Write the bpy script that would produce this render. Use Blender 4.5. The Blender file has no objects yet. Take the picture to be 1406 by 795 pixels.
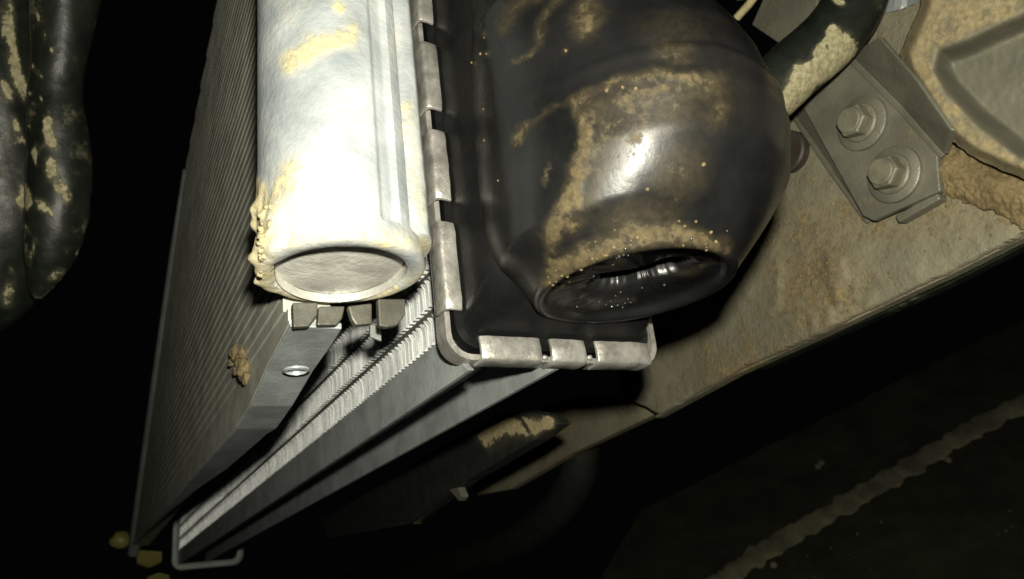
import bpy, bmesh, math, random
from mathutils import Vector, Matrix, noise
from mathutils.bvhtree import BVHTree

random.seed(7)
S = bpy.context.scene
COL = S.collection
MM = 0.001
Z0 = 0.30                       # height of the cooler end above the (unseen) floor, metres

# ------------------------------------------------------------------ camera
FPX, PCX, PCY = 1052.0, 703.0, 397.5          # focal length / principal point of the photograph
RX = Vector((0.87719518, 0.07042843, 0.47494047))      # stack axes seen from the camera
RY = Vector((-0.46561549, 0.36619468, 0.80566971))
RZ = Vector((-0.11717861, -0.92786922, 0.35401678))
ROT = Matrix((RX, RY, RZ))
CAM = Vector((-0.0388381, -0.12117353, -0.05346743 + Z0))
right = ROT @ Vector((1, 0, 0)); up = ROT @ Vector((0, -1, 0)); back = ROT @ Vector((0, 0, -1))
cd = bpy.data.cameras.new('camera'); cam = bpy.data.objects.new('camera', cd); COL.objects.link(cam)
M4 = Matrix((right, up, back)).transposed().to_4x4(); M4.translation = CAM
cam.matrix_world = M4
cd.sensor_width = 36; cd.sensor_fit = 'HORIZONTAL'; cd.lens = 36 * FPX / 1406
cd.clip_start = 0.005; cd.clip_end = 50
cd.dof.use_dof = True; cd.dof.focus_distance = 0.15; cd.dof.aperture_fstop = 38
S.camera = cam

# ------------------------------------------------------------------ world + the phone's flash
W = bpy.data.worlds.new('World'); S.world = W; W.use_nodes = True
W.node_tree.nodes['Background'].inputs[0].default_value = (0.5, 0.6, 0.5, 1)
W.node_tree.nodes['Background'].inputs[1].default_value = 0.0015
fl = bpy.data.lights.new('flash', 'POINT'); fl.energy = 3.0; fl.shadow_soft_size = 0.0034; fl.color = (1.0, 0.965, 0.81)
flo = bpy.data.objects.new('flash', fl); COL.objects.link(flo)
flo.location = CAM + right * 0.004 + up * 0.018 + back * 0.0
S.view_settings.view_transform = 'Standard'; S.view_settings.look = 'None'
S.view_settings.exposure = 0.0; S.view_settings.gamma = 1.0

# ------------------------------------------------------------------ helpers
def ray(px, py): return ROT @ Vector(((px - PCX) / FPX, (py - PCY) / FPX, 1))
def onx(px, py, x):                            # point of the plane X = x mm met by the sight line
    d = ray(px, py); return CAM + d * ((x * MM - CAM.x) / d.x)
def ony(px, py, y):
    d = ray(px, py); return CAM + d * ((y * MM - CAM.y) / d.y)
def onz(px, py, z):
    d = ray(px, py); return CAM + d * ((z * MM + Z0 - CAM.z) / d.z)
def dep(px, py, d): return CAM + ray(px, py) * d
def proj(p):
    q = p - CAM; c = Vector((q.dot(right), -q.dot(up), -q.dot(back)))
    return PCX + c.x / c.z * FPX, PCY + c.y / c.z * FPX
def P(x, y, z): return Vector((x * MM, y * MM, z * MM + Z0))
def nz(p, s, seed=0): return noise.noise(p * s + Vector((seed * 7.1, seed * 3.3, seed)))
def sstep(a, b, x):
    if a == b: return 1.0 if x > a else 0.0
    t = max(0, min(1, (x - a) / (b - a))); return t * t * (3 - 2 * t)

class MB:
    def __init__(s): s.v = []; s.f = []
    def add(s, vs, fs):
        n = len(s.v); s.v += [Vector(v) for v in vs]; s.f += [tuple(i + n for i in f) for f in fs]
    def box(s, a, b):
        x0, y0, z0 = a; x1, y1, z1 = b
        s.add([P(x, y, z) for z in (z0, z1) for y in (y0, y1) for x in (x0, x1)],
              [(0, 2, 3, 1), (4, 5, 7, 6), (0, 1, 5, 4), (2, 6, 7, 3), (0, 4, 6, 2), (1, 3, 7, 5)])
    def prism(s, pts, vec):
        n = len(pts)
        s.add(list(pts) + [p + vec for p in pts],
              [tuple(range(n)), tuple(reversed(range(n, 2 * n)))] + [(i, i + n, (i + 1) % n + n, (i + 1) % n) for i in range(n)])
    def loft(s, rings, cap0=True, cap1=True, closed=True):
        m = len(rings[0]); vs = [v for r in rings for v in r]; fs = []
        for i in range(len(rings) - 1):
            for j in range(m if closed else m - 1):
                k = (j + 1) % m
                fs.append((i * m + j, i * m + k, (i + 1) * m + k, (i + 1) * m + j))
        if cap0: fs.append(tuple(reversed(range(m))))
        if cap1: fs.append(tuple(range((len(rings) - 1) * m, len(rings) * m)))
        s.add(vs, fs)
    def tube(s, path, r, n=16, flat=1.0, caps=True):
        rings = []
        for i, p in enumerate(path):
            a = path[max(0, i - 1)]; b = path[min(len(path) - 1, i + 1)]
            t = (b - a).normalized(); u = t.cross(Vector((0, 0, 1)))
            if u.length < 1e-3: u = Vector((1, 0, 0))
            u.normalize(); w = u.cross(t)
            rr = r[i] if isinstance(r, (list, tuple)) else r
            rings.append([p + u * math.cos(q) * rr + w * math.sin(q) * rr * flat for q in [2 * math.pi * k / n for k in range(n)]])
        s.loft(rings, caps, caps)
    def blob(s, c, r, seed=0, sub=2, sq=(1, 1, 1), rough=0.35):
        bm = bmesh.new(); bmesh.ops.create_icosphere(bm, subdivisions=sub, radius=1)
        bm.verts.index_update()
        vs = [];
        for v in bm.verts:
            k = 1 + rough * (nz(v.co, 1.3, seed) + .6 * nz(v.co, 3.1, seed + 5) + .3 * nz(v.co, 7, seed + 9))
            vs.append(c + Vector((v.co.x * sq[0], v.co.y * sq[1], v.co.z * sq[2])) * (r * k))
        fs = [tuple(q.index for q in f.verts) for f in bm.faces]; bm.free(); s.add(vs, fs)
    def build(s, name, mat, parent=None, smooth=False, bevel=0, mud=None, fixn=True):
        base = parent_world(parent) if parent else None
        if base is None:
            mn = [min(v[i] for v in s.v) for i in range(3)]; mx = [max(v[i] for v in s.v) for i in range(3)]
            base = Vector(((mn[0] + mx[0]) / 2, (mn[1] + mx[1]) / 2, mn[2]))
        me = bpy.data.meshes.new(name); me.from_pydata([v - base for v in s.v], [], s.f); me.update()
        if fixn:
            bm = bmesh.new(); bm.from_mesh(me); bmesh.ops.recalc_face_normals(bm, faces=bm.faces); bm.to_mesh(me); bm.free()
        if mud:
            at = me.attributes.new('mud', 'FLOAT', 'POINT')
            for i, v in enumerate(s.v): at.data[i].value = mud(v)
        o = bpy.data.objects.new(name, me); COL.objects.link(o)
        if parent: o.parent = parent
        else: o.location = base
        me.materials.append(mat)
        if bevel:
            m = o.modifiers.new('bev', 'BEVEL'); m.width = bevel * MM; m.segments = 2; m.limit_method = 'ANGLE'; m.angle_limit = math.radians(35)
        if smooth:
            for p in me.polygons: p.use_smooth = True
            if smooth != 'all':
                m = o.modifiers.new('es', 'EDGE_SPLIT'); m.split_angle = math.radians(40)
        return o
def parent_world(o):
    p = Vector((0, 0, 0))
    while o: p += o.location; o = o.parent
    return p
def tag(o, label, cat, group=None, kind=None):
    o['label'] = label; o['category'] = cat
    if group: o['group'] = group
    if kind: o['kind'] = kind
    return o
def thing(name, loc, label, cat, group=None):
    o = bpy.data.objects.new(name, None); COL.objects.link(o); o.location = loc; o.empty_display_size = .01
    return tag(o, label, cat, group)
def bvh(o):
    base = parent_world(o)
    return BVHTree.FromPolygons([v.co + base for v in o.data.vertices], [tuple(p.vertices) for p in o.data.polygons])
def hit(tree, px, py):
    h = tree.ray_cast(CAM, ray(px, py).normalized()); return h[0], h[1]

# stain masks drawn as strokes and spots (given in the photograph's pixels, stored on the surface)
def seg_d(p, a, b):
    ax, ay = a; bx, by = b; px, py = p
    dx, dy = bx - ax, by - ay; L = dx * dx + dy * dy
    t = max(0, min(1, ((px - ax) * dx + (py - ay) * dy) / L)) if L else 0
    return math.hypot(px - ax - t * dx, py - ay - t * dy)
def mask(strokes, spots):
    def f(v):
        x_, y_ = proj(v); m = 0
        p = (x_ + 9 * noise.noise(Vector((x_ * .025, y_ * .025, 1))) + 5 * noise.noise(Vector((x_ * .09, y_ * .09, 2))), y_ + 9 * noise.noise(Vector((x_ * .025, y_ * .025, 5))) + 5 * noise.noise(Vector((x_ * .09, y_ * .09, 6))))
        for pts, w, k in strokes:
            d = min(seg_d(p, pts[i], pts[i + 1]) for i in range(len(pts) - 1))
            m = max(m, k * (1 - sstep(w * .05, w * 1.35, d)))
        for (x, y, rx, ry, ang, k) in spots:
            c, s_ = math.cos(math.radians(ang)), math.sin(math.radians(ang)); dx, dy = p[0] - x, p[1] - y
            d = math.hypot((dx * c + dy * s_) / rx, (-dx * s_ + dy * c) / ry)
            m = max(m, k * (1 - sstep(.15, 1.3, d)))
        return m
    return f

# ------------------------------------------------------------------ materials
def mat(name, c1, c2, rough=.5, metal=0, scale=300, mud1=(.40, .30, .15), mud2=(.27, .19, .09), bump=.25, bscale=900,
        dirt=0.0, dirtscale=90, rvar=.15, spec=.5, coat=0, mudrough=.85, stretch=None, bdist=.0004, thick=.95, filmk=.35, crisp=.43, noisy=1.4):
    m = bpy.data.materials.new(name); m.use_nodes = True; nt = m.node_tree; N = nt.nodes; L = nt.links
    b = N['Principled BSDF']
    tc = N.new('ShaderNodeNewGeometry'); src = tc.outputs['Position']
    if stretch:
        mp = N.new('ShaderNodeMapping'); mp.inputs['Scale'].default_value = stretch; L.new(src, mp.inputs[0]); src1 = mp.outputs[0]
    else: src1 = src
    def nse(sc, det=6, s=src, r=.6):
        n = N.new('ShaderNodeTexNoise'); n.inputs['Scale'].default_value = sc; n.inputs['Detail'].default_value = det
        n.inputs['Roughness'].default_value = r; L.new(s, n.inputs['Vector']); return n.outputs[0]
    def math_(op, a, bb, clamp=False):
        n = N.new('ShaderNodeMath'); n.operation = op; n.use_clamp = clamp
        for i, q in enumerate((a, bb)):
            if isinstance(q, (int, float)): n.inputs[i].default_value = q
            else: L.new(q, n.inputs[i])
        return n.outputs[0]
    def mix(f, a, bb):
        n = N.new('ShaderNodeMix'); n.data_type = 'RGBA'
        if isinstance(f, (int, float)): n.inputs[0].default_value = f
        else: L.new(f, n.inputs[0])
        for i, q in ((6, a), (7, bb)):
            if isinstance(q, tuple): n.inputs[i].default_value = (*q, 1)
            else: L.new(q, n.inputs[i])
        return n.outputs[2]
    def ramp(x, lo, hi):
        n = N.new('ShaderNodeMapRange'); n.interpolation_type = 'SMOOTHSTEP'; L.new(x, n.inputs[0])
        n.inputs[1].default_value = lo; n.inputs[2].default_value = hi; return n.outputs[0]
    n1 = nse(scale, 8, src1); base = mix(ramp(n1, .3, .7), c1, c2)
    at = N.new('ShaderNodeAttribute'); at.attribute_name = 'mud'
    nm = nse(300, 9, src, .72); nb = nse(110, 5)
    mm = math_('ADD', math_('ADD', at.outputs['Fac'], math_('MULTIPLY', math_('SUBTRACT', nm, .5), noisy)), math_('MULTIPLY', math_('SUBTRACT', nb, .5), .6))
    fac = math_('MULTIPLY', ramp(mm, .42, .42 + crisp), thick)
    film = math_('MULTIPLY', ramp(math_('ADD', at.outputs['Fac'], math_('MULTIPLY', math_('SUBTRACT', nse(60, 7, src, .7), .5), .5)), .05, .75), filmk)
    fac = math_('MAXIMUM', math_('MULTIPLY', fac, ramp(at.outputs['Fac'], .02, .25)), math_('MULTIPLY', film, ramp(at.outputs['Fac'], .0, .15)))
    if dirt:
        nd = nse(dirtscale, 9, src, .72); fd = math_('MULTIPLY', ramp(nd, .62 - dirt * .25, .78 - dirt * .2), min(1, dirt * 1.6), True)
        fac = math_('MAXIMUM', fac, fd)
    mcol = mix(ramp(nse(700, 6), .3, .7), mud1, mud2)
    col = mix(fac, base, mcol); L.new(col, b.inputs['Base Color'])
    rv = math_('ADD', math_('MULTIPLY', math_('SUBTRACT', nse(scale * 2.3, 5), .5), rvar * 2), rough)
    rr = N.new('ShaderNodeMix'); L.new(fac, rr.inputs[0]); L.new(rv, rr.inputs[2]); rr.inputs[3].default_value = mudrough
    L.new(rr.outputs[0], b.inputs['Roughness'])
    if metal:
        L.new(math_('MULTIPLY', math_('SUBTRACT', 1.0, fac), metal), b.inputs['Metallic'])
    b.inputs['Specular IOR Level'].default_value = spec
    if coat: b.inputs['Coat Weight'].default_value = coat; b.inputs['Coat Roughness'].default_value = .25
    bp = N.new('ShaderNodeBump'); bp.inputs['Strength'].default_value = bump; bp.inputs['Distance'].default_value = bdist
    h = math_('ADD', nse(bscale, 6, src1), math_('MULTIPLY', math_('MULTIPLY', fac, nse(650, 8, src, .75)), 2.5))
    L.new(h, bp.inputs['Height']); L.new(bp.outputs[0], b.inputs['Normal'])
    return m

M_TUBE = mat('dull_aluminium', (.58, .61, .62), (.28, .315, .335), .38, .35, 55, mud1=(.60, .50, .24), mud2=(.36, .30, .16), bump=.5, dirt=.2, dirtscale=45, noisy=1.7, thick=.8)
M_RIM = mat('muddy_aluminium', (.66, .65, .60), (.38, .375, .35), .36, .4, 90, mud1=(.48, .42, .25), mud2=(.30, .26, .16), bump=.6, dirt=.22, dirtscale=100)
M_CORE = mat('core_aluminium', (.50, .50, .43), (.33, .335, .29), .40, .3, 90, dirt=.2, dirtscale=90, bump=.2, mud1=(.26, .23, .15), mud2=(.14, .13, .09))
M_FIN = mat('bright_fin', (.92, .94, .94), (.36, .375, .375), .26, .5, 420, bump=.1, stretch=(.12, 1.6, .05), rvar=.2)
M_GAP = mat('dark_core_tube', (.10, .10, .09), (.06, .06, .055), .5, .2, 300)  # dark flat tubes between the bright fin rows
M_CFIN = mat('gap_shade_fin', (.05, .05, .045), (.03, .03, .027), .6, .2, 500, bump=.15)  # near-black fins: shade of the gaps between tubes put into the colour
M_PLATE = mat('grey_plate', (.38, .405, .405), (.25, .27, .27), .42, .35, 110, dirt=.14, dirtscale=100, bump=.3, mud1=(.32, .31, .26), mud2=(.12, .12, .11))
M_TAB = mat('crimp_aluminium', (.47, .455, .42), (.24, .23, .21), .36, .6, 260, dirt=.32, dirtscale=200, bump=.4, mud1=(.20, .17, .11), mud2=(.10, .09, .065), thick=.75)
M_BLACK = mat('black_plastic', (.004, .0043, .0045), (.010, .010, .010), .29, 0, 70, bump=.14, bscale=420, dirt=.05, dirtscale=90, spec=.30,
              mud1=(.086, .066, .030), mud2=(.036, .027, .0125), rvar=.12, thick=.95, filmk=.30, noisy=1.9, crisp=.5)
M_RUBBER = mat('black_rubber', (.006, .008, .006), (.014, .017, .012), .42, 0, 120, bump=.5, bscale=260, dirt=.3, dirtscale=60,
               mud1=(.40, .36, .22), mud2=(.20, .18, .10), filmk=.2, crisp=.16, noisy=1.4, spec=.35)
M_RAIL = mat('rail_steel', (.215, .195, .13), (.105, .102, .075), .6, .0, 30, dirt=.55, dirtscale=30, bump=.6, mud1=(.27, .20, .092), mud2=(.145, .11, .054), bdist=.0007, filmk=.5, noisy=1.8, crisp=.3)
M_CAST = mat('cast_member', (.165, .155, .11), (.10, .097, .072), .6, .0, 50, dirt=.3, dirtscale=45, bump=.3, mud1=(.31, .25, .135), mud2=(.205, .162, .083), bdist=.0005, crisp=.3, noisy=1.7)
M_BRKT = mat('bracket_steel', (.175, .168, .128), (.105, .102, .08), .46, .25, 70, dirt=.34, dirtscale=70, bump=.45, mud1=(.22, .17, .085), mud2=(.13, .10, .05), crisp=.3)
M_BOLT = mat('bolt_steel', (.185, .175, .12), (.12, .115, .085), .5, .2, 220, dirt=.3, bump=.4, mud1=(.17, .135, .07), mud2=(.10, .08, .045))
M_MUD = mat('sandy_mud', (.155, .118, .06), (.095, .072, .036), .9, 0, 260, bump=.9, bscale=700, spec=.25, bdist=.0008)
M_MUDRAIL = mat('rail_mud', (.215, .163, .08), (.125, .095, .046), .9, 0, 70, bump=.9, bscale=500, spec=.25, bdist=.0008)
M_MUDPALE = mat('pale_mud', (.50, .43, .24), (.36, .30, .16), .85, 0, 260, bump=.9, bscale=700, spec=.25, bdist=.0008)
M_CRUST = mat('crust_mud', (.40, .35, .21), (.27, .235, .14), .9, 0, 260, bump=.9, bscale=700, spec=.25, bdist=.0008)
M_FLAP = mat('flap_plastic', (.012, .014, .012), (.02, .022, .018), .5, 0, 160, bump=.4, mud1=(.40, .33, .18), mud2=(.26, .21, .11), filmk=.2, crisp=.2, dirt=.06)
M_HOSE = mat('hose_rubber', (.006, .007, .005), (.01, .011, .008), .7, 0, 160, bump=.3, spec=.2)
M_LUG = mat('dull_lug', (.095, .092, .075), (.055, .053, .043), .5, .3, 160, dirt=.2, bump=.3, mud1=(.12, .1, .06), mud2=(.08, .065, .04))
M_DARKPLUG = mat('dark_plug', (.045, .033, .024), (.028, .022, .018), .6, .1, 120, dirt=.2, bump=.3, mud1=(.1, .07, .04), mud2=(.06, .04, .025))
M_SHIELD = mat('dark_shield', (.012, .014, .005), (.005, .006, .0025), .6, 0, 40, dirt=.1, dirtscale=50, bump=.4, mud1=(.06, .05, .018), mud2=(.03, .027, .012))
M_STRIP = mat('pale_strip', (.105, .095, .055), (.035, .033, .018), .8, 0, 55, bump=.9, dirt=.2, mud1=(.08, .06, .02), mud2=(.04, .034, .012), bdist=.001)
M_YEL = mat('yellow_plastic', (.17, .155, .04), (.12, .11, .03), .5, 0, 80, bump=.2)
M_GREYPL = mat('grey_far_plate', (.19, .21, .20), (.13, .15, .14), .5, .2, 80, bump=.2)
M_WET = bpy.data.materials.new('water_bead'); M_WET.use_nodes = True
_b = M_WET.node_tree.nodes['Principled BSDF']; _b.inputs['Roughness'].default_value = .07; _b.inputs['IOR'].default_value = 1.6
_n = M_WET.node_tree.nodes; _t = _n.new('ShaderNodeTexNoise'); _t.inputs['Scale'].default_value = 900
_r = _n.new('ShaderNodeMapRange'); _r.inputs[3].default_value = .02; _r.inputs[4].default_value = .06
M_WET.node_tree.links.new(_t.outputs[0], _r.inputs[0]); M_WET.node_tree.links.new(_r.outputs[0], _b.inputs['Base Color'])

# ================================================================== frame rail and what is fixed to it (plane X = 150 mm)
XR = 150
def sheet(px_pts, x0, thick): return [onx(a, b, x0) for a, b in px_pts], Vector((thick * MM, 0, 0))
def field(mb, x0, x1, y0, y1, nx, ny, hf, inside=None, back=None):
    """relief grid lying on planes X = hf(px,py); closed to a back plane"""
    idx = {}; vs = []; fs = []
    for j in range(ny + 1):
        for i in range(nx + 1):
            px = x0 + (x1 - x0) * i / nx; py = y0 + (y1 - y0) * j / ny
            idx[i, j] = len(vs); vs.append(onx(px, py, hf(px, py)))
    dv = {k: inside(x0 + (x1 - x0) * k[0] / nx, y0 + (y1 - y0) * k[1] / ny) for k in idx}
    for j in range(ny):
        for i in range(nx):
            q = [(i, j), (i + 1, j), (i + 1, j + 1), (i, j + 1)]
            if max(dv[k] for k in q) > 0: fs.append(tuple(idx[k] for k in q))
    for k, d in dv.items():                    # rim vertices slide onto the outline
        if d < 0:
            px = x0 + (x1 - x0) * k[0] / nx; py = y0 + (y1 - y0) * k[1] / ny
            if d > -25:
                gx = (inside(px + .5, py) - inside(px - .5, py)); gy = (inside(px, py + .5) - inside(px, py - .5)); g = math.hypot(gx, gy) or 1
                px -= d * gx / g; py -= d * gy / g; vs[idx[k]] = onx(px, py, hf(px, py))
    if back is not None:                       # rim down to the back plane
        cnt = {}
        for f in fs:
            for k in range(4):
                e = (f[k], f[(k + 1) % 4]); cnt[frozenset(e)] = cnt.get(frozenset(e), 0) + 1
        bk = {}
        def bi(q):
            if q not in bk:
                v = vs[q].copy(); v.x = back * MM; bk[q] = len(vs); vs.append(v)
            return bk[q]
        for f in list(fs):
            for k in range(4):
                e = (f[k], f[(k + 1) % 4])
                if cnt[frozenset(e)] == 1: fs.append((e[1], e[0], bi(e[0]), bi(e[1])))
    keep = sorted({q for f in fs for q in f}); mp = {q: n for n, q in enumerate(keep)}
    mb.add([vs[q] for q in keep], [tuple(mp[q] for q in f) for f in fs])
def poly_in(pts):
    def f(x, y):
        c = False; n = len(pts)
        for i in range(n):
            x1, y1 = pts[i]; x2, y2 = pts[(i + 1) % n]
            if (y1 > y) != (y2 > y) and x < (x2 - x1) * (y - y1) / (y2 - y1) + x1: c = not c
        return c
    return f
def poly_d(pts):
    ins = poly_in(pts); n = len(pts)
    def f(x, y):
        d = min(seg_d((x, y), pts[i], pts[(i + 1) % n]) for i in range(n)); return d if ins(x, y) else -d
    return f
def n2(x, y, s, seed=0): return noise.noise(Vector((x * s, y * s, seed * 3.7)))

rail = thing('frame_rail', onx(1150, 440, XR), 'mud-caked steel frame rail running behind the black tank', 'frame rail')
rail_pts = [(1640, 200), (1470, 286), (1300, 372), (1200, 419), (1110, 462), (1010, 508), (905, 567), (850, 542), (850, 200), (1080, 60), (1470, -60), (1640, -60)]
rd = poly_d(rail_pts)
def rail_h(px, py):
    h = XR + .35 * n2(px, py, .02) - 1.6 * max(0, n2(px, py, .011, 2) - .05) - .5 * max(0, n2(px, py, .06, 3))
    lump = sstep(.02, .25, n2(px, py, .018, 5) + .25 * n2(px, py, .07, 6)) * (1 - sstep(30, 90, math.hypot((px - 1120) * .9, py - 400)))
    return h - 1.4 * lump
mb = MB(); field(mb, 850, 1640, -40, 575, 190, 150, rail_h, lambda x, y: rd(x, y) + 1.6 * n2(x, y, .05, 9) + 1.0 * n2(x, y, .2, 8), back=XR + 3)
mb.build('web', M_RAIL, rail, smooth='all', mud=lambda v: (lambda p: max(.62 * (1 - sstep(20, 150, math.hypot((p[0] - 1120), (p[1] - 390) * 1.1))), .5 * (1 - sstep(20, 60, abs(p[1] - 290 + .1 * (p[0] - 1300)))) ))(proj(v)))
mb = MB(); pts = []
low = [(1640, 204), (1470, 290), (1300, 376), (1200, 423), (1110, 466), (1010, 512), (900, 572)]
edge = [onx(a, b, XR + 3.2) for a, b in low]
prof = []
for k, (a, b) in enumerate(low):
    p = onx(a, b, XR + 3.2)
    prof.append([p + Vector((0, 0, .0005)), p + Vector((.004, 0, .0005)), p + Vector((.004, 0, -.0006)), p + Vector((0, 0, -.0006))])
mb.loft(prof); mb.build('lower_flange', M_RAIL, rail, bevel=.3)
mb = MB(); prof = []
for k, (a, b) in enumerate([(1470, 301), (1380, 347), (1300, 388), (1200, 433), (1110, 473), (1040, 505)]):
    p = onx(a, b, XR + 10)
    prof.append([p, p + Vector((.004, 0, 0)), p + Vector((.004, 0, -.0007)), p + Vector((0, 0, -.0007))])
mb.loft(prof); mb.build('seam_lip', M_RUBBER, rail, bevel=.2)

mb = MB()
for k in range(170):
    px = random.gauss(1120, 70); py = random.gauss(400, 45)
    if k > 120: px = random.uniform(950, 1390); py = random.uniform(300, 520)
    if rd(px, py) > 8: mb.blob(onx(px, py, rail_h(px, py)), random.uniform(.15, .55) ** 1.4 * MM * 1.3, k, 1, (.7, 1, 1), .5)
o = mb.build('grit', M_MUDRAIL, rail, smooth='all'); o['kind'] = 'stuff'

# rear cross panel, dim, beyond the end of the rail
mb = MB(); pts, v = sheet([(905, 566), (860, 544), (800, 540), (740, 560), (640, 660), (655, 680), (700, 672), (780, 625)], 160, 5)
mb.prism(pts, v); tag(mb.build('cross_panel', M_RAIL, bevel=.6), 'dim dirty steel panel beyond the end of the frame rail, below the crimped edge', 'panel')

# bracket with two bolts
XB = 144
br = thing('mounting_bracket', onx(1190, 290, XB), 'grey steel channel bracket held by two hex bolts, right of the black tank', 'bracket')
mb = MB(); pts, v = sheet([(1098, 140), (1148, 84), (1185, 80), (1286, 200), (1291, 262), (1198, 303), (1184, 296)], XB, 2.2)
mb.prism(pts, v); mb.build('base_plate', M_BRKT, br, bevel=.4)
def strip(name, la, xa, lb, xb, th):           # folded wall between two edge lines at their own heights
    mb = MB(); rings = []
    for a, b in zip(la, lb):
        p, q = onx(*a, xa), onx(*b, xb); n = (q - p).cross(Vector((0, .8, -1))).normalized()
        if n.x < 0: n = -n
        rings.append([p, q, q + n * th * MM, p + n * th * MM])
    mb.loft(rings); return mb.build(name, M_BRKT, br, bevel=.35)
strip('edge_flange', [(1087, 160), (1137, 230), (1190, 304)], XB + 5, [(1109, 138), (1145, 196), (1185, 276)], XB, 1.3)
strip('edge_lip', [(1084, 158), (1133, 231), (1188, 307)], XB + 4.2, [(1091, 157), (1141, 229), (1193, 301)], XB + 4.0, 1.2)
strip('side_flange', [(1160, 81), (1231, 152), (1289, 217)], XB - .5, [(1168, 75), (1238, 145), (1295, 211)], XB - .9, 1.0)
strip('side_wall', [(1167, 75), (1237, 145), (1295, 211)], XB - .8, [(1207, 50), (1258, 110), (1305, 178)], XB - 9, 1.4)
mb = MB(); pts, v = sheet([(1228, 296), (1286, 263), (1291, 273), (1233, 306)], XB + 1.5, 3.5); mb.prism(pts, v); mb.build('end_lip', M_BRKT, br, bevel=.5)
def bolt(px, py):
    c = onx(px, py, XB)
    def ring(x, r, n=36, ph=0): return [c + Vector((x * MM, r * MM * math.cos(ph + 2 * math.pi * k / n), r * MM * math.sin(ph + 2 * math.pi * k / n))) for k in range(n)]
    w = MB(); w.loft([ring(-.1, 7.6), ring(-1.2, 7.6), ring(-1.5, 7.2), ring(-1.5, 3)], False, False)
    mb = MB()
    mb.loft([ring(-1.5, 5.4), ring(-2.1, 5.4), ring(-2.5, 4.8)], False, True)
    mb.loft([ring(-2.3, 4.6, 6, .3), ring(-5.6, 4.6, 6, .3), ring(-6.1, 4.1, 6, .3)], True, True)
    mb.loft([ring(-6.0, 3.7), ring(-6.5, 3.6), ring(-6.75, 3.3)], True, True)
    o = mb.build('hex_bolt', M_BOLT, br, bevel=.25)
    w.build('washer', M_BRKT, o, smooth=True)
    return o
bolt(1186, 170); bolt(1230, 240)

# pressed crossmember with a recessed pocket, top right
XK = 136
cm = MB()
out = [(1272, -60), (1262, 10), (1236, 70), (1240, 95), (1298, 186), (1330, 212), (1380, 236), (1470, 270), (1600, 215), (1600, -60)]
pk = [(1640, -100), (1480, -14), (1400, 24), (1330, 56), (1290, 70), (1284, 95), (1300, 125), (1345, 172), (1400, 214), (1470, 232), (1640, 160)]
od, pd = poly_d(out), poly_d(pk)
def cm_h(px, py):
    e = od(px, py); q = pd(px, py)
    h = XK + 6 * (1 - sstep(-2, 16, e)) + 12 * sstep(-6, 24, q) + .3 * n2(px, py, .03) - .5 * max(0, n2(px, py, .015, 3)) + .15 * n2(px, py, .12, 4)
    return h
field(cm, 1220, 1610, -60, 300, 165, 120, cm_h, lambda x, y: od(x, y) + 2 * n2(x, y, .06, 3), back=XR - 1)
tag(cm.build('crossmember', M_CAST, smooth='all', mud=lambda v: (lambda p: max(.72 * (1 - sstep(-14, 10, pd(*p))), .7 * sstep(150, 260, p[1] - .2 * (p[0] - 1300)) * (1 - sstep(10, 60, pd(*p)) * .6), .45 * sstep(60, 130, pd(*p))))(proj(v))),
    'pale pressed-metal crossmember with a recessed pocket in the upper right corner', 'crossmember')

# sandy mud piled between bracket and crossmember
mm_ = MB()
mo = [(1244, 232), (1275, 204), (1294, 184), (1320, 196), (1350, 205), (1400, 225), (1500, 262), (1500, 300), (1440, 306), (1400, 312), (1372, 300), (1340, 286), (1300, 270), (1275, 262), (1258, 262)]
md = poly_d(mo)
def md2(x, y): return md(x, y) + 12 * n2(x, y, .03, 2) + 6 * n2(x, y, .09, 3) + 2.5 * n2(x, y, .25, 4)
def mud_h(px, py):
    e = md2(px, py); k = 1 - .45 * sstep(1310, 1390, px)
    return XR - 1 - (4.6 * sstep(-8, 46, e) + .6 * sstep(-4, 8, e)) * k - (1.5 * n2(px, py, .03, 5) + 1.1 * max(0, n2(px, py, .08, 6)) + .3 * n2(px, py, .25, 7) + .1 * n2(px, py, .6, 8)) * sstep(-6, 12, e)
field(mm_, 1225, 1470, 165, 320, 150, 100, mud_h, md2, back=XR + 1)
tag(mm_.build('mud_deposit', M_MUDRAIL, smooth='all'), 'lumpy sandy mud packed beside the lower bolt under the pale crossmember', 'mud')

# bits behind the pipe
mb = MB(); c = onx(1222, 22, 158)
rings = [[c + Vector((x * MM, r * MM * math.cos(2 * math.pi * k / 40), r * MM * math.sin(2 * math.pi * k / 40))) for k in range(40)] for x, r in ((6, 9.5), (-6, 9.5), (-7, 8.6), (-7, 6.2), (-3, 5.4), (-3, .5))]
mb.loft(rings, True, True); tag(mb.build('round_bushing', M_PLATE, smooth=True), 'dark round bushing between the muddy pipe and the pale crossmember', 'bushing')
mb = MB(); c = onx(1090, 210, 150)
rings = [[c + Vector((x * MM, r * MM * math.cos(2 * math.pi * k / 36), r * MM * math.sin(2 * math.pi * k / 36))) for k in range(36)] for x, r in ((4, 6.6), (-3, 6.6), (-3.6, 6), (-3.6, .4))]
mb.loft(rings, True, True); tag(mb.build('round_plug', M_DARKPLUG, smooth=True), 'small round grey plug half hidden between the tank and the bracket edge', 'plug')
mb = MB(); pts, v = sheet([(1032, 34), (1060, -30), (1125, -30), (1120, 25), (1085, 70)], 146, 3)
mb.prism(pts, v); tag(mb.build('grey_gusset', M_BRKT, bevel=.4), 'grey metal gusset plate peeking out behind the muddy pipe at the top', 'plate')
mb = MB(); mb.tube([onx(990, -12, 138), onx(1015, -6, 138), onx(1040, -8, 138)], [.0016, .0022, .0014], 10, .7)
tag(mb.build('tan_flake', M_MUDPALE, smooth=True), 'short tan flake of dried mud above the black tank', 'mud')
mb = MB(); mb.tube([onx(1012, 24, 140), onx(1030, 4, 140), onx(1050, -25, 140)], .0013, 10)
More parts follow.
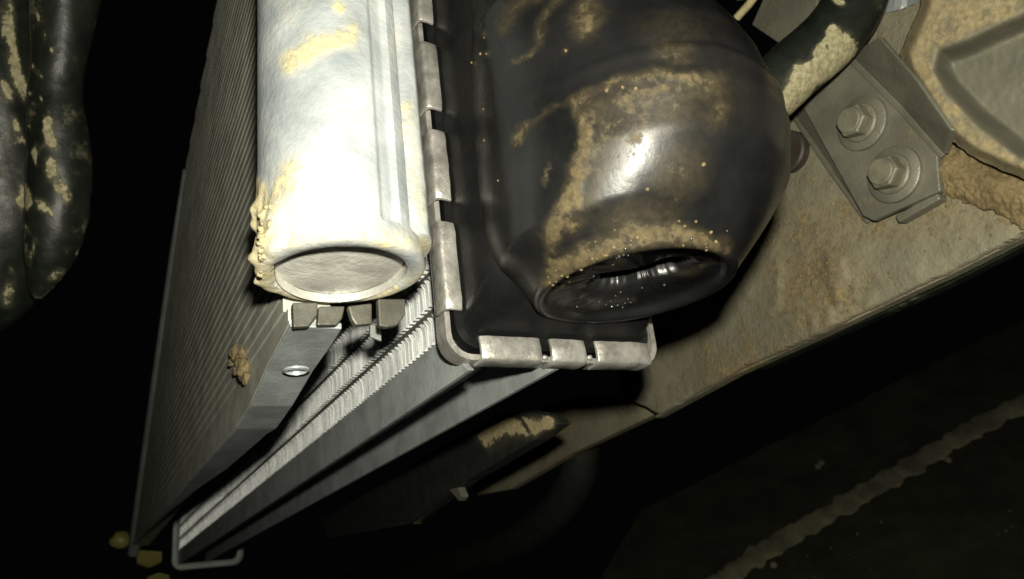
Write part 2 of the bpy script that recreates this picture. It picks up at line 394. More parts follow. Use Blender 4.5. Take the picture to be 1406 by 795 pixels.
tag(mb.build('tan_wire', M_MUDPALE, smooth=True), 'thin tan wire beside the black tank at the top edge', 'wire')

# muddy pipe
pp = [dep(1030, 150, .205), dep(1062, 122, .205), dep(1092, 94, .205), dep(1125, 66, .205), dep(1150, 40, .205), dep(1170, 8, .205), dep(1184, -40, .205), dep(1190, -90, .205)]
mb = MB()
def spline(pts, n):
    out_ = []
    for i in range(len(pts) - 1):
        p0 = pts[max(0, i - 1)]; p1 = pts[i]; p2 = pts[i + 1]; p3 = pts[min(len(pts) - 1, i + 2)]
        for k in range(n):
            t = k / n; out_.append(.5 * ((2 * p1) + (p2 - p0) * t + (2 * p0 - 5 * p1 + 4 * p2 - p3) * t * t + (3 * p1 - p0 - 3 * p2 + p3) * t ** 3))
    return out_ + [pts[-1]]
mb.tube(spline(pp, 10), .0082, 36)
pm = mask([([(1085, 138), (1110, 105), (1150, 85), (1162, 62)], 24, 1.0), ([(1120, 75), (1145, 45)], 10, .8)], [(1148, 4, 14, 10, 0, .9), (1098, 106, 12, 7, 20, -1)])
for v in mb.v: pass
tag(mb.build('muddy_pipe', M_RUBBER, smooth='all', mud=pm), 'black pipe with flaking tan mud crossing above the bolted bracket', 'pipe')

# ================================================================== condenser
cond = thing('condenser', P(0, 200, -8), 'aluminium condenser with a blown-out bright header tube and fine flat tubes', 'condenser')
def yend(z): return 431 - 1.66 * (z + 3) if z < 136 else max(60, 200 - 4.6 * (z - 136))
PITCH = 3.5; TH = 2.9
z = -5.0; row = 0
while z < 158:
    ye = yend(z); ys0 = 12 if z < -4 else (16 if z < 0 else 13)
    b = MB(); wob = .12 * math.sin(row * 1.7)
    n = 8; rings = []
    for k in range(n + 1):
        y = ys0 + (ye - ys0) * k / n; dx = .03 * noise.noise(Vector((y * .02, row * .7, 1))) + wob * .15; dz = .05 * noise.noise(Vector((y * .03, row * 1.3, 5)))
        if row == 0: dz = 0; dx = 0
        rings.append([P(-8 + .2 + dx, y, z + dz), P(-8 + dx, y, z + .2 + dz), P(-8 + dx, y, z + TH - .2 + dz), P(-8 + .2 + dx, y, z + TH + dz), P(1, y, z + TH + dz), P(1, y, z + dz)])
    b.loft(rings); b.build('flat_tube', M_CORE, cond)
    f = MB(); m = int((ye - 17) / 1.3); vs = []; fs = []
    for k in range(m + 1):
        zz = z + TH - .15 + (1.05 if k % 2 else 0); y = 17 + k * 1.3
        vs += [P(-7.2 + .25 * noise.noise(Vector((y, row, 0))), y, zz), P(.6, y, zz)]
    fs = [(2 * k, 2 * k + 1, 2 * k + 3, 2 * k + 2) for k in range(m)]
    f.add(vs, fs); f.build('fin_strip', M_CFIN, cond, fixn=False)
    z += PITCH; row += 1
# far header, leaning
mb = MB(); path = [P(-7, yend(zz) + 3, zz) for zz in (-8, 20, 50, 80, 110, 135)]
mb.tube(path, [.0034, .0034, .0033, .0031, .0028, .002], 16); mb.build('far_header', M_GREYPL, cond, smooth=True)
# bottom side plate with joggles
mb = MB(); rings = []; lips = []
for (y, z_, xr_) in [(9.6, -6.6, 1.2), (17, -7.4, 1.3), (30, -8.9, 1.0), (46, -12.0, .6), (64, -13, 1.0), (71, -12.9, .2), (81, -12.7, .1), (127, -11.7, -.6), (158, -11.0, -2.6), (172, -10.9, -3.6), (225, -10.3, -6), (300, -8.3, -6.8), (431, -4.6, -7.2)]:
    rings.append([P(-8.2, y, z_), P(xr_, y, z_), P(xr_, y, z_ + 1.2), P(-8.2, y, z_ + 1.2)])
    lips.append([P(-8.35, y, z_ + .5), P(-7.5, y, z_ + .5), P(-7.5, y, max(-5.1, z_ + 1.5)), P(-8.35, y, max(-5.3, z_ + 1.4))])
mb.loft(rings); sp = mb.build('side_plate', M_PLATE, cond, bevel=.25)
mb = MB(); mb.loft(lips); mb.build('lip', M_CORE, sp, bevel=.2)
mb = MB(); c = onz(407, 508, -9.6)
mb.loft([[c + Vector((r * MM * math.cos(q), r * MM * math.sin(q) * 1.0, h * MM)) for q in [2 * math.pi * k / 24 for k in range(24)]] for r, h in ((2.6, .1), (2.6, -.25), (2.1, -.45), (1.9, .2))], False, True)
mb.build('plug', M_TUBE, sp, smooth=True)
# header tube: cylinder with two ribs on its right
CXT, RT = -1.35, 14.15
def tube_ring(z_, r, ribs, n=260, cx=CXT):
    out_ = []
    for k in range(n):
        q = 2 * math.pi * k / n; rr = r
        a = (math.degrees(q) + 180) % 360 - 180          # 0 = +X
        if ribs:
            rr = r - .9 * sstep(-80, -75, a) * (1 - sstep(30, 50, a)) + 1.0 * sstep(-66, -62, a) * (1 - sstep(30, 50, a))
            rr -= 1.3 * sstep(-52, -48, a) * (1 - sstep(-44, -40, a)); rr += 1.7 * sstep(-42, -34, a) * (1 - sstep(30, 50, a))
        out_.append(P(cx + rr * math.cos(q), rr * math.sin(q), z_))
    return out_
mb = MB(); rings = []
zs = [130, 100, 80, 70] + [66 - 1.5 * k for k in range(25)] + [29.5 - .5 * k for k in range(50)]
for z_ in zs: rings.append(tube_ring(z_, RT, True))
for z_, r in ((4.6, 14.2), (4.0, 14.25), (3.4, 14.35), (2.8, 14.42), (2.2, 14.48), (1.6, 14.5), (1.0, 14.5), (.5, 14.4), (.2, 14.2), (0, 13.9)): rings.append(tube_ring(z_, r, False))
rings.append(tube_ring(-.25, 13.2, False)); rings.append(tube_ring(-.15, 12.0, False)); rings.append(tube_ring(.4, 11.4, False)); rings.append(tube_ring(5, 11.2, False)); 
mb.loft(rings, True, False)
tm = mask([([(400, 85), (430, 65), (480, 50)], 24, .95), ([(365, 300), (362, 370), (385, 405), (480, 420), (560, 405), (600, 370)], 30, .78), ([(380, 335), (470, 322), (590, 335)], 20, .72),
           ([(400, 230), (375, 290)], 26, .75), ([(560, 150), (575, 300)], 16, .6), ([(572, 0), (596, 320)], 14, .55), ([(350, 265), (350, 390)], 30, 1.0), ([(355, 385), (390, 418), (480, 428), (560, 415)], 16, .8)], [(465, 8, 14, 14, 0, .8), (545, 60, 12, 60, 0, .4)])
for i, v in enumerate(mb.v):
    m = tm(v)
    if m > .05 and v.z < Z0 + .022:
        ax = Vector((CXT * MM, 0, v.z)); d = (v - ax); L_ = d.length
        if L_ > .0112:
            px, py = proj(v); left = (1 - sstep(362, 400, px)) * sstep(262, 295, py); low = sstep(395, 415, py) * .35
            fb = nz(v, 210, 3) + .5 * nz(v, 430, 4) + .18 * nz(v, 900, 5)
            mb.v[i] = v + d.normalized() * MM * (m * (.12 + .25 * max(-.3, fb)) + max(left, low) * 1.25 * max(0, fb + .15))
ht = mb.build('header_tube', M_TUBE, cond, smooth=True, mud=tm)
# mud crust on the tube's lower left edge
mb = MB()
for k in range(26):
    px = random.gauss(357, 7); py = random.gauss(325, 33)
    if k > 60: px = random.uniform(360, 420); py = 375 + (px - 360) * .6 + random.uniform(-8, 4)
    h_ = bvh(ht).ray_cast(CAM, ray(max(px, 357), py).normalized()) if k == 0 else None
    if k == 0: tr = bvh(ht)
    p, n_ = hit(tr, max(px, 358), py)
    if p: mb.blob(p, random.uniform(.2, .6) * MM, k, 2, (1, 1, 1), .6)
o = mb.build('mud_crust', M_CRUST, ht, smooth='all'); o['kind'] = 'stuff'
# recessed end plug
mb = MB(); rings = []
for r, z_ in ((11.3, .6), (11.3, 2.4), (10.6, 1.95), (8.5, 1.35), (6, 1.2), (3, 1.1), (.2, 1.05)):
    rings.append([P(CXT + r * math.cos(q), r * math.sin(q), z_ - .13 * r * math.sin(q) + .25 * noise.noise(Vector((r * math.cos(q) * .3, r * math.sin(q) * .3, 2))) * (r < 11)) for q in [2 * math.pi * k / 72 for k in range(72)]])
mb.loft(rings, False, True); mb.build('end_plug', M_RIM, cond, smooth=True, mud=lambda v: .22)
# little bent tabs under the header tube
def ytab(pxs, y, th): return [ony(a, b, y) for a, b in pxs], Vector((0, th * MM, 0))
for pxs in ([(402, 415), (437, 415), (436, 432), (425, 448), (403, 449)], [(438, 420), (474, 420), (470, 437), (463, 446), (436, 446)], [(478, 420), (511, 416), (511, 444), (489, 446), (483, 437)], [(519, 410), (557, 410), (557, 432), (546, 446), (532, 449), (521, 447)]):
    mb = MB(); p_, v = ytab(pxs, 7.6, 1.6); mb.prism(p_, v); mb.build('tab', M_LUG, cond, bevel=.3)
mb = MB(); p_, v = ytab([(508, 446), (523, 446), (524, 468), (509, 462)], 19, .8); mb.prism(p_, v); mb.build('clip', M_GREYPL, cond, bevel=.15)
# mud clump on condenser face
mb = MB()
for (x, y, r) in [(322, 484, 2.6), (330, 496, 2.4), (336, 510, 2.9), (326, 505, 2.0), (338, 520, 1.8), (318, 497, 1.5), (333, 486, 1.6)]:
    mb.blob(onx(x, y, -8.4), r * .8 * MM, int(x + y), 3, (.6, 1.1, 1), .55)
tag(mb.build('mud_clump', M_MUD, smooth='all'), 'small sandy mud clump stuck on the fine condenser tubes', 'mud clump')

# ================================================================== radiator
rad = thing('radiator', P(45, 250, -15), 'aluminium radiator with a muddy black plastic end tank and crimped metal edge', 'radiator')
YA, YB = 9.2, 490
# core rows
zr = -5.2
for r in range(6):
    f = MB(); pitch = 2.3; m = int((YB - YA) / pitch); vs = []; H = 6.5
    for k in range(m):
        y = YA + k * pitch + .3 * noise.noise(Vector((k * .7, r * 4, 0))); bend = .5 * noise.noise(Vector((k * .35, r * 3.1, 7))) + .4 * noise.noise(Vector((k * .06, r * 2, 9)))
        for (dy, dz, dx) in ((0, 0, -.7), (.55, 0, -.7), (.9, 1.0, .2), (1.0, H * .5, .3 + bend * .5), (1.1, H - 1.0, .2), (1.2, H, -.6), (1.75, H, -.6), (2.05, H - 1.0, .2), (2.15, H * .5, .3 + bend * .5), (2.22, 1.0, .2)):
            yy = y + dy + bend * .2 * math.sin(math.pi * dz / H); vs += [P(24.5 + dx, yy, zr + dz), P(45, yy, zr + dz)]
    f.add(vs, [(2 * k, 2 * k + 1, 2 * k + 3, 2 * k + 2) for k in range(len(vs) // 2 - 1)])
    f.build('fin_strip', M_FIN, rad, fixn=False)
    b = MB(); b.box((24.3, YA, zr + 6.7), (66, YB, zr + 8.3)); b.build('flat_tube', M_GAP, rad, bevel=.6)
    zr += 8.6
# side channel: web + two flanges, cut slanted at the near end
mb = MB()
fl_l = [P(24, 17, -5.4), P(24, 5, -15.3), P(24, 487, -15.3), P(24, 487, -5.4)]
mb.prism(fl_l, Vector((.0013, 0, 0))); fl1 = None
ch = MB(); ch.prism(fl_l, Vector((.0013, 0, 0))); 
pr = onz(769, 507, -15.3); xR = pr.x / MM; yR = pr.y / MM
ch.prism([P(xR, yR, -15.3), P(xR, 487, -15.3), P(xR, 487, -5.4), P(xR, yR + 30, -5.4)], Vector((-.0013, 0, 0)))
ch.prism([P(25.3, 17, -5.4), P(xR - 1.3, yR + 30, -5.4), P(xR - 1.3, 487, -5.4), P(25.3, 487, -5.4)], Vector((0, 0, -.0012)))
ch.build('side_channel', M_PLATE, rad, bevel=.25)
# header plate: rounded loop wall
def rrect(x0, x1, z0, z1, r, n=6):
    out_ = []
    for cx, cz, a0 in ((x0 + r, z1 - r, 90), (x0 + r, z0 + r, 180), (x1 - r, z0 + r, 270), (x1 - r, z1 - r, 0)):
        for k in range(n + 1):
            q = math.radians(a0 + 90 * k / n); out_.append((cx + r * math.cos(q), cz + r * math.sin(q)))
    return out_
XL, XRt, ZB = 19.7, 70.2, -13.4
o_ = rrect(XL, XRt, ZB, 140, 5); i_ = rrect(XL + 1.1, XRt - 1.1, ZB + 1.1, 138.9, 4.2)
mb = MB(); n = len(o_)
vs = [P(x, y, z_) for y in (4.6, 9) for (x, z_) in o_] + [P(x, y, z_) for y in (4.6, 9) for (x, z_) in i_]
fs = []
for k in range(n):
    j = (k + 1) % n
    fs += [(k, j, n + j, n + k), (2 * n + k, 3 * n + k, 3 * n + j, 2 * n + j), (k, 2 * n + k, 2 * n + j, j), (n + k, n + j, 3 * n + j, 3 * n + k)]
mb.add(vs, fs); hp = mb.build('header_plate', M_TAB, rad, smooth=True)
mb = MB(); g_ = rrect(XL + 1.05, XRt - 1.05, ZB + 1.05, 139, 4.3); mb.prism([P(x, 7.5, z_) for x, z_ in g_], Vector((0, .0011, 0))); mb.build('gasket_face', M_BLACK, rad)
# crimp tabs, rolled over the tank's foot
def crimp(axis, a, b):
    prof_ = [(0, 9), (0, 2.2), (.12, 1.0), (.45, .3), (1.1, 0.0), (3.4, .05), (5.5, .35), (5.6, 1.15), (3.4, .85), (1.6, .9), (1.0, 1.4), (.8, 2.4), (.8, 9)]
    nseg = 8; rings = []
    for k in range(nseg + 1):
        t = a + (b - a) * k / nseg; w = .18 * noise.noise(Vector((t * .3, axis * 9, 2)))
        e = .35 if k in (0, nseg) else 0
        if axis == 0: rings.append([P(XL - .9 + u * .70 + w, y * (.5 if y > 4 else 1) + 1.9 - w * .6 + e, t) for u, y in prof_])
        else: rings.append([P(t, y * (.5 if y > 4 else 1) + 1.9 - w * .6 + e, ZB - .9 + u * .93 + w) for u, y in prof_])
    mb = MB(); mb.loft(rings); mb.build('crimp_tab', M_TAB, hp, smooth=True, bevel=.15)
def zat(py, px=610): return (ony(px, py, 2.5).z - Z0) / MM
for (y0, y1, px) in ((425, 306, 625), (274, 181, 612), (150, 62, 602), (31, -60, 592), (-90, -180, 585), (-210, -300, 580)): crimp(0, zat(y0, px), zat(y1, px))
def xat(px, py=475): return ony(px, py, 2.5).x / MM
for (x0, x1) in ((660, 742), (756, 803), (818, 890)): crimp(1, xat(x0), xat(x1))
# bright burrs at the slot bottoms
for px in (748, 809):
    mb = MB(); mb.blob(ony(px, 491, 4.4), .75 * MM, px, 2, (1, .8, .8), .2); mb.build('burr', M_TAB, hp, smooth='all')
# ---- end tank (plastic)
TK = (46.0, -20.0); ZRIDGE = 21.0
PROF = [(140, 22), (70, 22.5), (56, 22.8), (48, 24), (41, 27.3), (36, 29.6), (33.5, 30.4), (30, 31.6), (24, 32.6), (16, 33), (8, 31.0), (3, 27.2), (0, 24.6), (-3, 21.8), (-5, 19.9), (-6.2, 18.9)]
def prof_r(z_):
    for k in range(len(PROF) - 1):
        (za, ra), (zb, rb) = PROF[k], PROF[k + 1]
        if za >= z_ >= zb:
            t = (za - z_) / (za - zb); return ra + (rb - ra) * t
    return PROF[-1][1] if z_ < 0 else PROF[0][1]
def tank_pt(q, z_):
    r = prof_r(z_); c, s_ = math.cos(q), math.sin(q)
    r += .45 * math.exp(-((z_ - ZRIDGE) / .9) ** 2) - .35 * sstep(ZRIDGE - .5, ZRIDGE + 1.5, z_)
    # left wall (toward -X) is flatter: shrink the radius on that side, stretch to the foot behind
    left = max(0, -c)
    rl = min(r, 24.2) - 1.6 * (1 - sstep(-7, 4, z_))
    bl = left ** 1.5
    r2 = r * (1 - bl) + rl * bl
    x = TK[0] + r2 * c; y = TK[1] + r2 * s_
    if s_ > 0:                                   # rear half widens into the foot
        t = s_ ** .8 * sstep(-9, 40, z_); x = x * (1 - .65 * t) + (TK[0] + math.copysign(21, c) * min(1, abs(c) * 1.8 + .0)) * .65 * t; y = TK[1] + 24.5 * s_
        if z_ < 6: y = TK[1] + (19.5 + 5 * sstep(-6, 6, z_)) * s_
    return P(x, y, z_)
NQ = 180
def tank_mud_fn():
    strokes = [([(790, 140), (802, 180), (806, 210), (786, 262), (766, 300), (757, 325)], 18, .88),
               ([(792, 137), (830, 118), (880, 106), (950, 103), (985, 106)], 14, .72),
               ([(708, 198), (716, 184), (728, 168)], 11, .66), ([(728, 168), (760, 147), (790, 138)], 8, .5),
               ([(757, 386), (780, 366), (820, 345), (870, 322), (930, 322), (985, 338)], 24, .92),
               ([(770, -10), (748, 28), (738, 60)], 11, .55), ([(736, 66), (712, 84)], 8, .66),
               ([(735, -8), (700, 12), (688, 33)], 18, .62), ([(740, 255), (752, 228)], 7, .65), ([(640, 220), (660, 180)], 4, .55),
               ([(760, 300), (752, 370)], 12, .7), ([(815, 150), (900, 130), (985, 120)], 26, .66), ([(830, 150), (815, 260), (780, 310)], 26, .62)]
    spots = [(806, 25, 30, 48, 20, .85), (890, 150, 100, 60, -10, .62), (850, 200, 55, 75, 0, .52), (925, 72, 42, 26, 0, .62), (985, 150, 28, 42, 10, .60),
             (880, 300, 90, 34, -5, .50), (665, 50, 5, 5, 0, .9), (668, 74, 8, 5, 0, .9), (648, 86, 4, 5, 0, .9), (775, 70, 8, 6, 0, .8), (665, 150, 3, 8, 0, .8), (930, 230, 60, 70, 0, .48),
             (930, 40, 100, 50, 0, .30), (1010, 120, 50, 80, 0, .24), (838, 408, 22, 9, -15, .6), (955, 368, 34, 8, -20, .5), (800, 425, 22, 8, -20, .5)]
    return mask(strokes, spots)
tmud = tank_mud_fn()
mb = MB(); zs = [140, 110, 90, 80, 74] + [70 - .8 * k for k in range(91)] + [-2.8, -3.6, -4.4, -5.2, -5.8, -6.2]
zs = sorted(set(round(z_, 3) for z_ in zs if z_ >= -6.2), reverse=True)
rings = [[tank_pt(2 * math.pi * k / NQ, z_) for k in range(NQ)] for z_ in zs]
C0 = Vector((TK[0], TK[1]))
def shrink(ring, f, z_, rough=0.0):
    out_ = []
    for p in ring:
        x = TK[0] * MM + (p.x - TK[0] * MM) * f; y = TK[1] * MM + (p.y - TK[1] * MM) * f
        q = Vector((x, y, z_ * MM + Z0))
        if rough: q.z += rough * MM * (nz(q, 260, 2) + .5 * nz(q, 700, 3))
        out_.append(q)
    return out_
last = rings[-1]
rings += [shrink(last, .985, -6.75), shrink(last, .95, -7.0), shrink(last, .91, -6.9), shrink(last, .88, -6.5), shrink(last, .86, -5.7), shrink(last, .83, -5.2, .2),
          shrink(last, .75, -5.0, .4), shrink(last, .66, -4.95, .5)]
# inner broken hole, off-centre, deep
def hole(ring, f, z_, rough):
    hx, hy = TK[0] + 1.0, TK[1] - 1.5; out_ = []
    for k, p in enumerate(ring):
        q = 2 * math.pi * k / NQ; a = q - math.radians(-48)
        rr = f * (9.5 * abs(math.cos(a)) ** 2 + 2.9 * math.sin(a) ** 2 + .9 * noise.noise(Vector((math.cos(q) * 2.5, math.sin(q) * 2.5, 1))) + .35 * noise.noise(Vector((math.cos(q) * 7, math.sin(q) * 7, 4))))
        v = P(hx + rr * math.cos(q), hy + rr * math.sin(q), z_); v.z += rough * MM * nz(v, 400, 6); out_.append(v)
    return out_
rings += [hole(last, 1.1, -4.7, .25), hole(last, .98, -4.2, .2), hole(last, .9, -3, .2), hole(last, .8, 6, .3), hole(last, .5, 14, 0), hole(last, .05, 15, 0)]
mb.loft(rings, True, False)
cen = P(TK[0], TK[1], 0)
for i, v in enumerate(mb.v):
    m = tmud(v)
    if v.z > Z0 - .0066 and (v.xy - cen.xy).length > .0175:
        d = Vector((v.x - cen.x, v.y - cen.y, 0)).normalized()
        if m > .1: v = v + d * MM * m * (.15 + .45 * max(0, nz(v, 420, 2)) + .3 * nz(v, 1100, 8)) * sstep(.55, .9, m)
        mb.v[i] = v + d * MM * .05 * nz(v, 60, 4)
# bulge ridge on the shoulder
tank = mb.build('end_tank', M_BLACK, rad, smooth='all', mud=tmud)
# tank foot + left step
mb = MB(); fo = rrect(XL + 2.0, XRt - 2.0, ZB + 2.2, 137, 5)
rr = []
for y, ins in ((7.5, 0), (4.4, 0), (3.4, 1.0)):
    f2 = rrect(XL + 2.0 + ins, XRt - 2.0 - ins, ZB + 2.2 + ins, 137, max(1, 5 - ins)); rr.append([P(x, y, z_) for x, z_ in f2])
mb.loft(rr, True, True); mb.build('tank_foot', M_BLACK, tank, smooth=True)
mb = MB(); rr = []
for y, ins, iz in ((3.6, 1.2, 2.2), (2.4, 1.5, 3.0), (0, 1.8, 4.2), (-3, 2.2, 5.4), (-7, 3.0, 7.2), (-11, 4.2, 8.8), (-14, 6.5, 10.5)):
    f2 = rrect(XL + 2 + ins, XRt - 2 - ins, ZB + 2.2 + iz, 130, 3 + iz * .4); rr.append([P(x, y, z_) for x, z_ in f2])
mb.loft(rr, True, True); mb.build('tank_neck', M_BLACK, tank, smooth=True)
tt = bvh(tank)
# grit and water beads on the tank
mb = MB()
for k in range(45):
    t = random.random(); cx = 760 + 225 * t; cy = 383 - 66 * math.sin(min(1, t * 1.25) * math.pi / 2) + (18 if t > .85 else 0)
    p, n_ = hit(tt, cx + random.gauss(0, 8), cy + random.gauss(0, 9))
    if p: mb.blob(p, random.uniform(.10, .34) * MM, k, 1, (1, 1, 1), .5)
for (x, y) in [(665, 52), (668, 74), (648, 86), (660, 74), (777, 70), (664, 150), (665, 193), (855, 120), (833, 124), (873, 122), (966, 226), (889, 260), (684, 248), (983, 332)]:
    p, n_ = hit(tt, x, y)
    if p: mb.blob(p, random.uniform(.2, .45) * MM, int(x), 1)
o = mb.build('grit', M_MUD, tank, smooth='all'); o['kind'] = 'stuff'
mb = MB()
drops = [(845, 405), (852, 400), (858, 415), (848, 418), (838, 412), (862, 409), (855, 421), (832, 417), (840, 420), (866, 414), (823, 413), (881, 394), (850, 351), (856, 349), (862, 349), (884, 331), (923, 323), (948, 328), (859, 342), (815, 378), (792, 420), (912, 390), (742, 441), (860, 332), (846, 353)]
for k, (x, y) in enumerate(drops):
    p, n_ = hit(tt, x, y)
    if p: mb.blob(p + n_ * .0002 if n_.dot(ray(x, y)) < 0 else p - n_ * .0002, random.uniform(.14, .28) * MM, k, 2, (1, 1, 1), .1)
o = mb.build('water_bead', M_WET, tank, smooth='all'); o['kind'] = 'stuff'
# far header loop of the radiator
mb = MB(); o2 = rrect(20, 68, -19, 110, 7); i2 = rrect(24.5, 63.5, -14.5, 105, 4); n = len(o2)
vs = [P(x, y, z_) for y in (488, 500) for (x, z_) in o2] + [P(x, y, z_) for y in (488, 500) for (x, z_) in i2]; fs = []
for k in range(n):
    j = (k + 1) % n
    fs += [(k, j, n + j, n + k), (2 * n + k, 3 * n + k, 3 * n + j, 2 * n + j), (k, 2 * n + k, 2 * n + j, j), (n + k, n + j, 3 * n + j, 3 * n + k)]
mb.add(vs, fs); mb.build('far_header_plate', M_GREYPL, rad, smooth=True, bevel=.6)

# ================================================================== far end bits
mb = MB(); p0 = [dep(x, y, .50) for x, y in [(187, 755), (223, 757), (222, 772), (205, 780), (188, 774)]]; mb.prism(p0, Vector((0, .012, 0)))
tag(mb.build('olive_clip', M_YEL, bevel=1), 'olive yellow clip at the far lower corner below the condenser', 'clip')
mb = MB(); mb.blob(dep(165, 742, .50), .0065, 4, 2, (1, .8, .9), .3)  # tan blob in the clips' yellow plastic, not mud
tag(mb.build('tan_blob', M_YEL, smooth='all'), 'small tan lump left of the condenser\'s far lower corner', 'lump')
mb = MB(); p0 = [dep(x, y, .50) for x, y in [(202, 792), (218, 786), (232, 789), (236, 805), (200, 808)]]; mb.prism(p0, Vector((0, .012, 0)))
tag(mb.build('yellow_stud', M_YEL, bevel=1), 'yellowish stud at the bottom edge below the olive clip', 'stud')

# ================================================================== left: hanging black cover
mb = MB(); rs = random.Random(5); cov = thing('plastic_cover', dep(40, 420, .235), 'glossy black lobed plastic cover spattered with pale mud at the left edge', 'cover')
cm_mask = mask([([(10, 0), (15, 60), (25, 120), (28, 135)], 10, .75), ([(70, 165), (75, 200)], 9, .9), ([(72, 225), (85, 265), (92, 275)], 12, .68)],
               [(35, 270, 12, 22, 0, 1), (55, 283, 11, 13, -30, 1), (50, 25, 4, 10, 0, .9), (5, 128, 7, 10, 0, 1), (52, 207, 9, 12, 0, .85), (18, 180, 12, 14, 0, .75), (80, 380, 22, 12, -30, .55), (10, 400, 12, 25, 0, .6), (8, 30, 14, 40, 0, .6), (45, 345, 5, 25, 10, .6), (18, 215, 12, 10, 0, .6)] + [(rs.uniform(0, 105), rs.uniform(0, 400), rs.uniform(1.5, 6), rs.uniform(2, 9), rs.uniform(-30, 30), rs.uniform(.5, .85)) for _ in range(60)])
def lobe(rows, name, D, depth_r):
    mb = MB(); rings = []
    for (py, xl, xr) in rows:
        c = dep((xl + xr) / 2, py, D + depth_r * .001); hw = (xr - xl) / 2 * D / FPX
        ring = []
        for k in range(48):
            q = 2 * math.pi * k / 48
            p = c + right * math.cos(q) * hw + (-back) * math.sin(q) * min(hw, depth_r * .001)
            ring.append(p + (p - c) * (.12 * nz(p, 45, 3) + .05 * nz(p, 150, 6) + .015 * nz(p, 500, 2)))
        rings.append(ring)
    mb.loft(rings); return mb.build(name, M_RUBBER, cov, smooth='all', mud=cm_mask)
def interp(rows, n):
    out_ = []
    for i in range(len(rows) - 1):
        for k in range(n):
            t = k / n; out_.append(tuple(rows[i][j] * (1 - t) + rows[i + 1][j] * t for j in range(3)))
    return out_ + [rows[-1]]
lobe(interp([(-120, 40, 140), (0, 40, 136), (60, 45, 124), (110, 45, 112), (135, 42, 112), (180, 40, 120), (240, 38, 127), (290, 36, 122), (330, 36, 112), (360, 36, 100), (385, 38, 82), (402, 42, 66), (410, 48, 58)], 5), 'outer_lobe', .235, 14)
lobe(interp([(-120, -90, 62), (0, -90, 62), (100, -90, 70), (200, -90, 72), (280, -90, 70), (340, -90, 58), (390, -90, 46), (420, -90, 36), (440, -80, 18), (455, -70, 0), (462, -60, -20)], 5), 'inner_lobe', .240, 20)

# ================================================================== below: dark flap, pale tab, hose, splash shield
mb = MB(); f_ = [(763, 582), (752, 571), (715, 563), (680, 570), (560, 640), (440, 715), (450, 740), (560, 720), (640, 660), (735, 603)]
p0 = [onx(x, y, 88) for x, y in f_]; mb.prism(p0, Vector((.006, 0, 0)))
fm = mask([([(670, 598), (700, 588), (750, 582)], 20, 1.0)], [(700, 588, 40, 14, -10, 1.0), (570, 722, 25, 6, -10, .7)])
# denser mesh for the stain
me_o = mb.build('dark_flap', M_FLAP, bevel=.8); tag(me_o, 'dark pointed flap with mud on its tip below the radiator channel', 'flap')
bm = bmesh.new(); bm.from_mesh(me_o.data); bmesh.ops.triangulate(bm, faces=bm.faces)
for _ in range(4): bmesh.ops.subdivide_edges(bm, edges=[e for e in bm.edges if e.calc_length() > .004], cuts=1)
bm.to_mesh(me_o.data); bm.free()
at = me_o.data.attributes.new('mud', 'FLOAT', 'POINT')
for i, v in enumerate(me_o.data.vertices): at.data[i].value = fm(v.co + me_o.location)
mb = MB(); p0 = [onx(x, y, 87.6) for x, y in [(616, 672), (629, 669), (634, 682), (630, 688)]]; mb.prism(p0, Vector((.003, 0, 0)))
tag(mb.build('pale_tab', M_BRKT, bevel=.3), 'tiny pale metal tab on the dark flap\'s lower edge', 'tab')
mb = MB(); mb.tube(spline([onx(x, y, 175) for x, y in [(800, 600), (790, 660), (750, 715), (680, 755), (590, 780), (480, 800)]], 8), .009, 16)
tag(mb.build('black_hose', M_HOSE, smooth='all'), 'barely lit black hose curving through the shadow below the flap', 'hose')

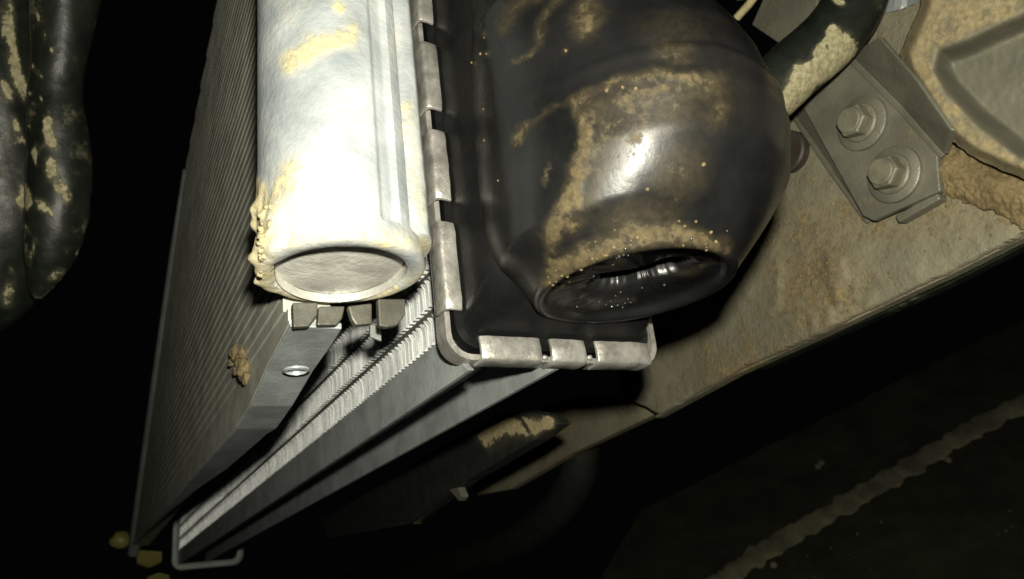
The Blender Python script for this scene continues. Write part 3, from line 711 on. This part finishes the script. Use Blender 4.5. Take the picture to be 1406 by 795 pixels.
# splash shield plane through three points
a, b, c = dep(1000, 795, .43), dep(1406, 555, .45), dep(1406, 795, .36)
nrm = (b - a).cross(c - a).normalized()
if nrm.dot(CAM - a) < 0: nrm = -nrm
def onp(px, py, off=0):
    d = ray(px, py); q = a + nrm * off * MM; t = (q - CAM).dot(nrm) / d.dot(nrm); return CAM + d * t
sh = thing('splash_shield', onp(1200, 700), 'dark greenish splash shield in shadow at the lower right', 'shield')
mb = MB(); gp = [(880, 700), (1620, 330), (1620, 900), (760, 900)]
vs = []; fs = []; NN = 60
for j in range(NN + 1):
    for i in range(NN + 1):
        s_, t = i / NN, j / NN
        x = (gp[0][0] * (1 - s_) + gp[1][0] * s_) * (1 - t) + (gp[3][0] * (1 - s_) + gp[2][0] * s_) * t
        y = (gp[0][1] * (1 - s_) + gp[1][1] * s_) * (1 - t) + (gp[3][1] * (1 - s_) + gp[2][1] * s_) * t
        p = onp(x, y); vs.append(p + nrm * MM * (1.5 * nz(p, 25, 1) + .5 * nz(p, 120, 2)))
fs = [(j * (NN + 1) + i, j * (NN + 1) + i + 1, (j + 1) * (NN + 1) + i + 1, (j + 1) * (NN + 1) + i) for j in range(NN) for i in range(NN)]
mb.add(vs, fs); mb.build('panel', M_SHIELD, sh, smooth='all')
mb = MB(); ln = [(960, 820), (1000, 795), (1046, 762), (1100, 730), (1150, 702), (1200, 672), (1240, 650), (1290, 620), (1340, 590), (1400, 560), (1480, 515), (1600, 450)]
L2 = interp([(x, y, 0) for x, y in ln], 9); rings = []
for k, (x, y, _) in enumerate(L2):
    p = onp(x, y, 1.0); q = onp(x + 4, y - 2, 1.0); d = (q - p).normalized(); s_ = d.cross(nrm)
    w = (.0072 + .0036 * noise.noise(Vector((k * .33, 0, 3))) + .0013 * noise.noise(Vector((k * 1.9, 0, 8)))) * (1 if k % 9 else .8)
    h = .0030 + .0012 * noise.noise(Vector((k * .8, 4, 1))); cc = p + s_ * .0016 * noise.noise(Vector((k * .5, 9, 1)))
    rings.append([cc + s_ * w * math.cos(t) + nrm * h * (.55 + .6 * math.sin(t)) for t in [2 * math.pi * u / 14 for u in range(14)]])
mb.loft(rings); mb.build('ragged_edge', M_STRIP, sh, smooth=True)
mb = MB()
for k in range(22):
    x = random.uniform(1050, 1406); y = random.uniform(690, 795)
    if (y - 795) > -.6 * (x - 1000) + 30: mb.blob(onp(x, y, .6), random.uniform(.3, .8) * MM, k, 1)
for (x, y) in ((1302, 632), (1062, 776), (1124, 640), (1128, 636)): mb.blob(onp(x, y, 2), 2.0 * MM, x, 2)
if mb.v:
    o = mb.build('grit', M_STRIP, sh, smooth='all'); o['kind'] = 'stuff'
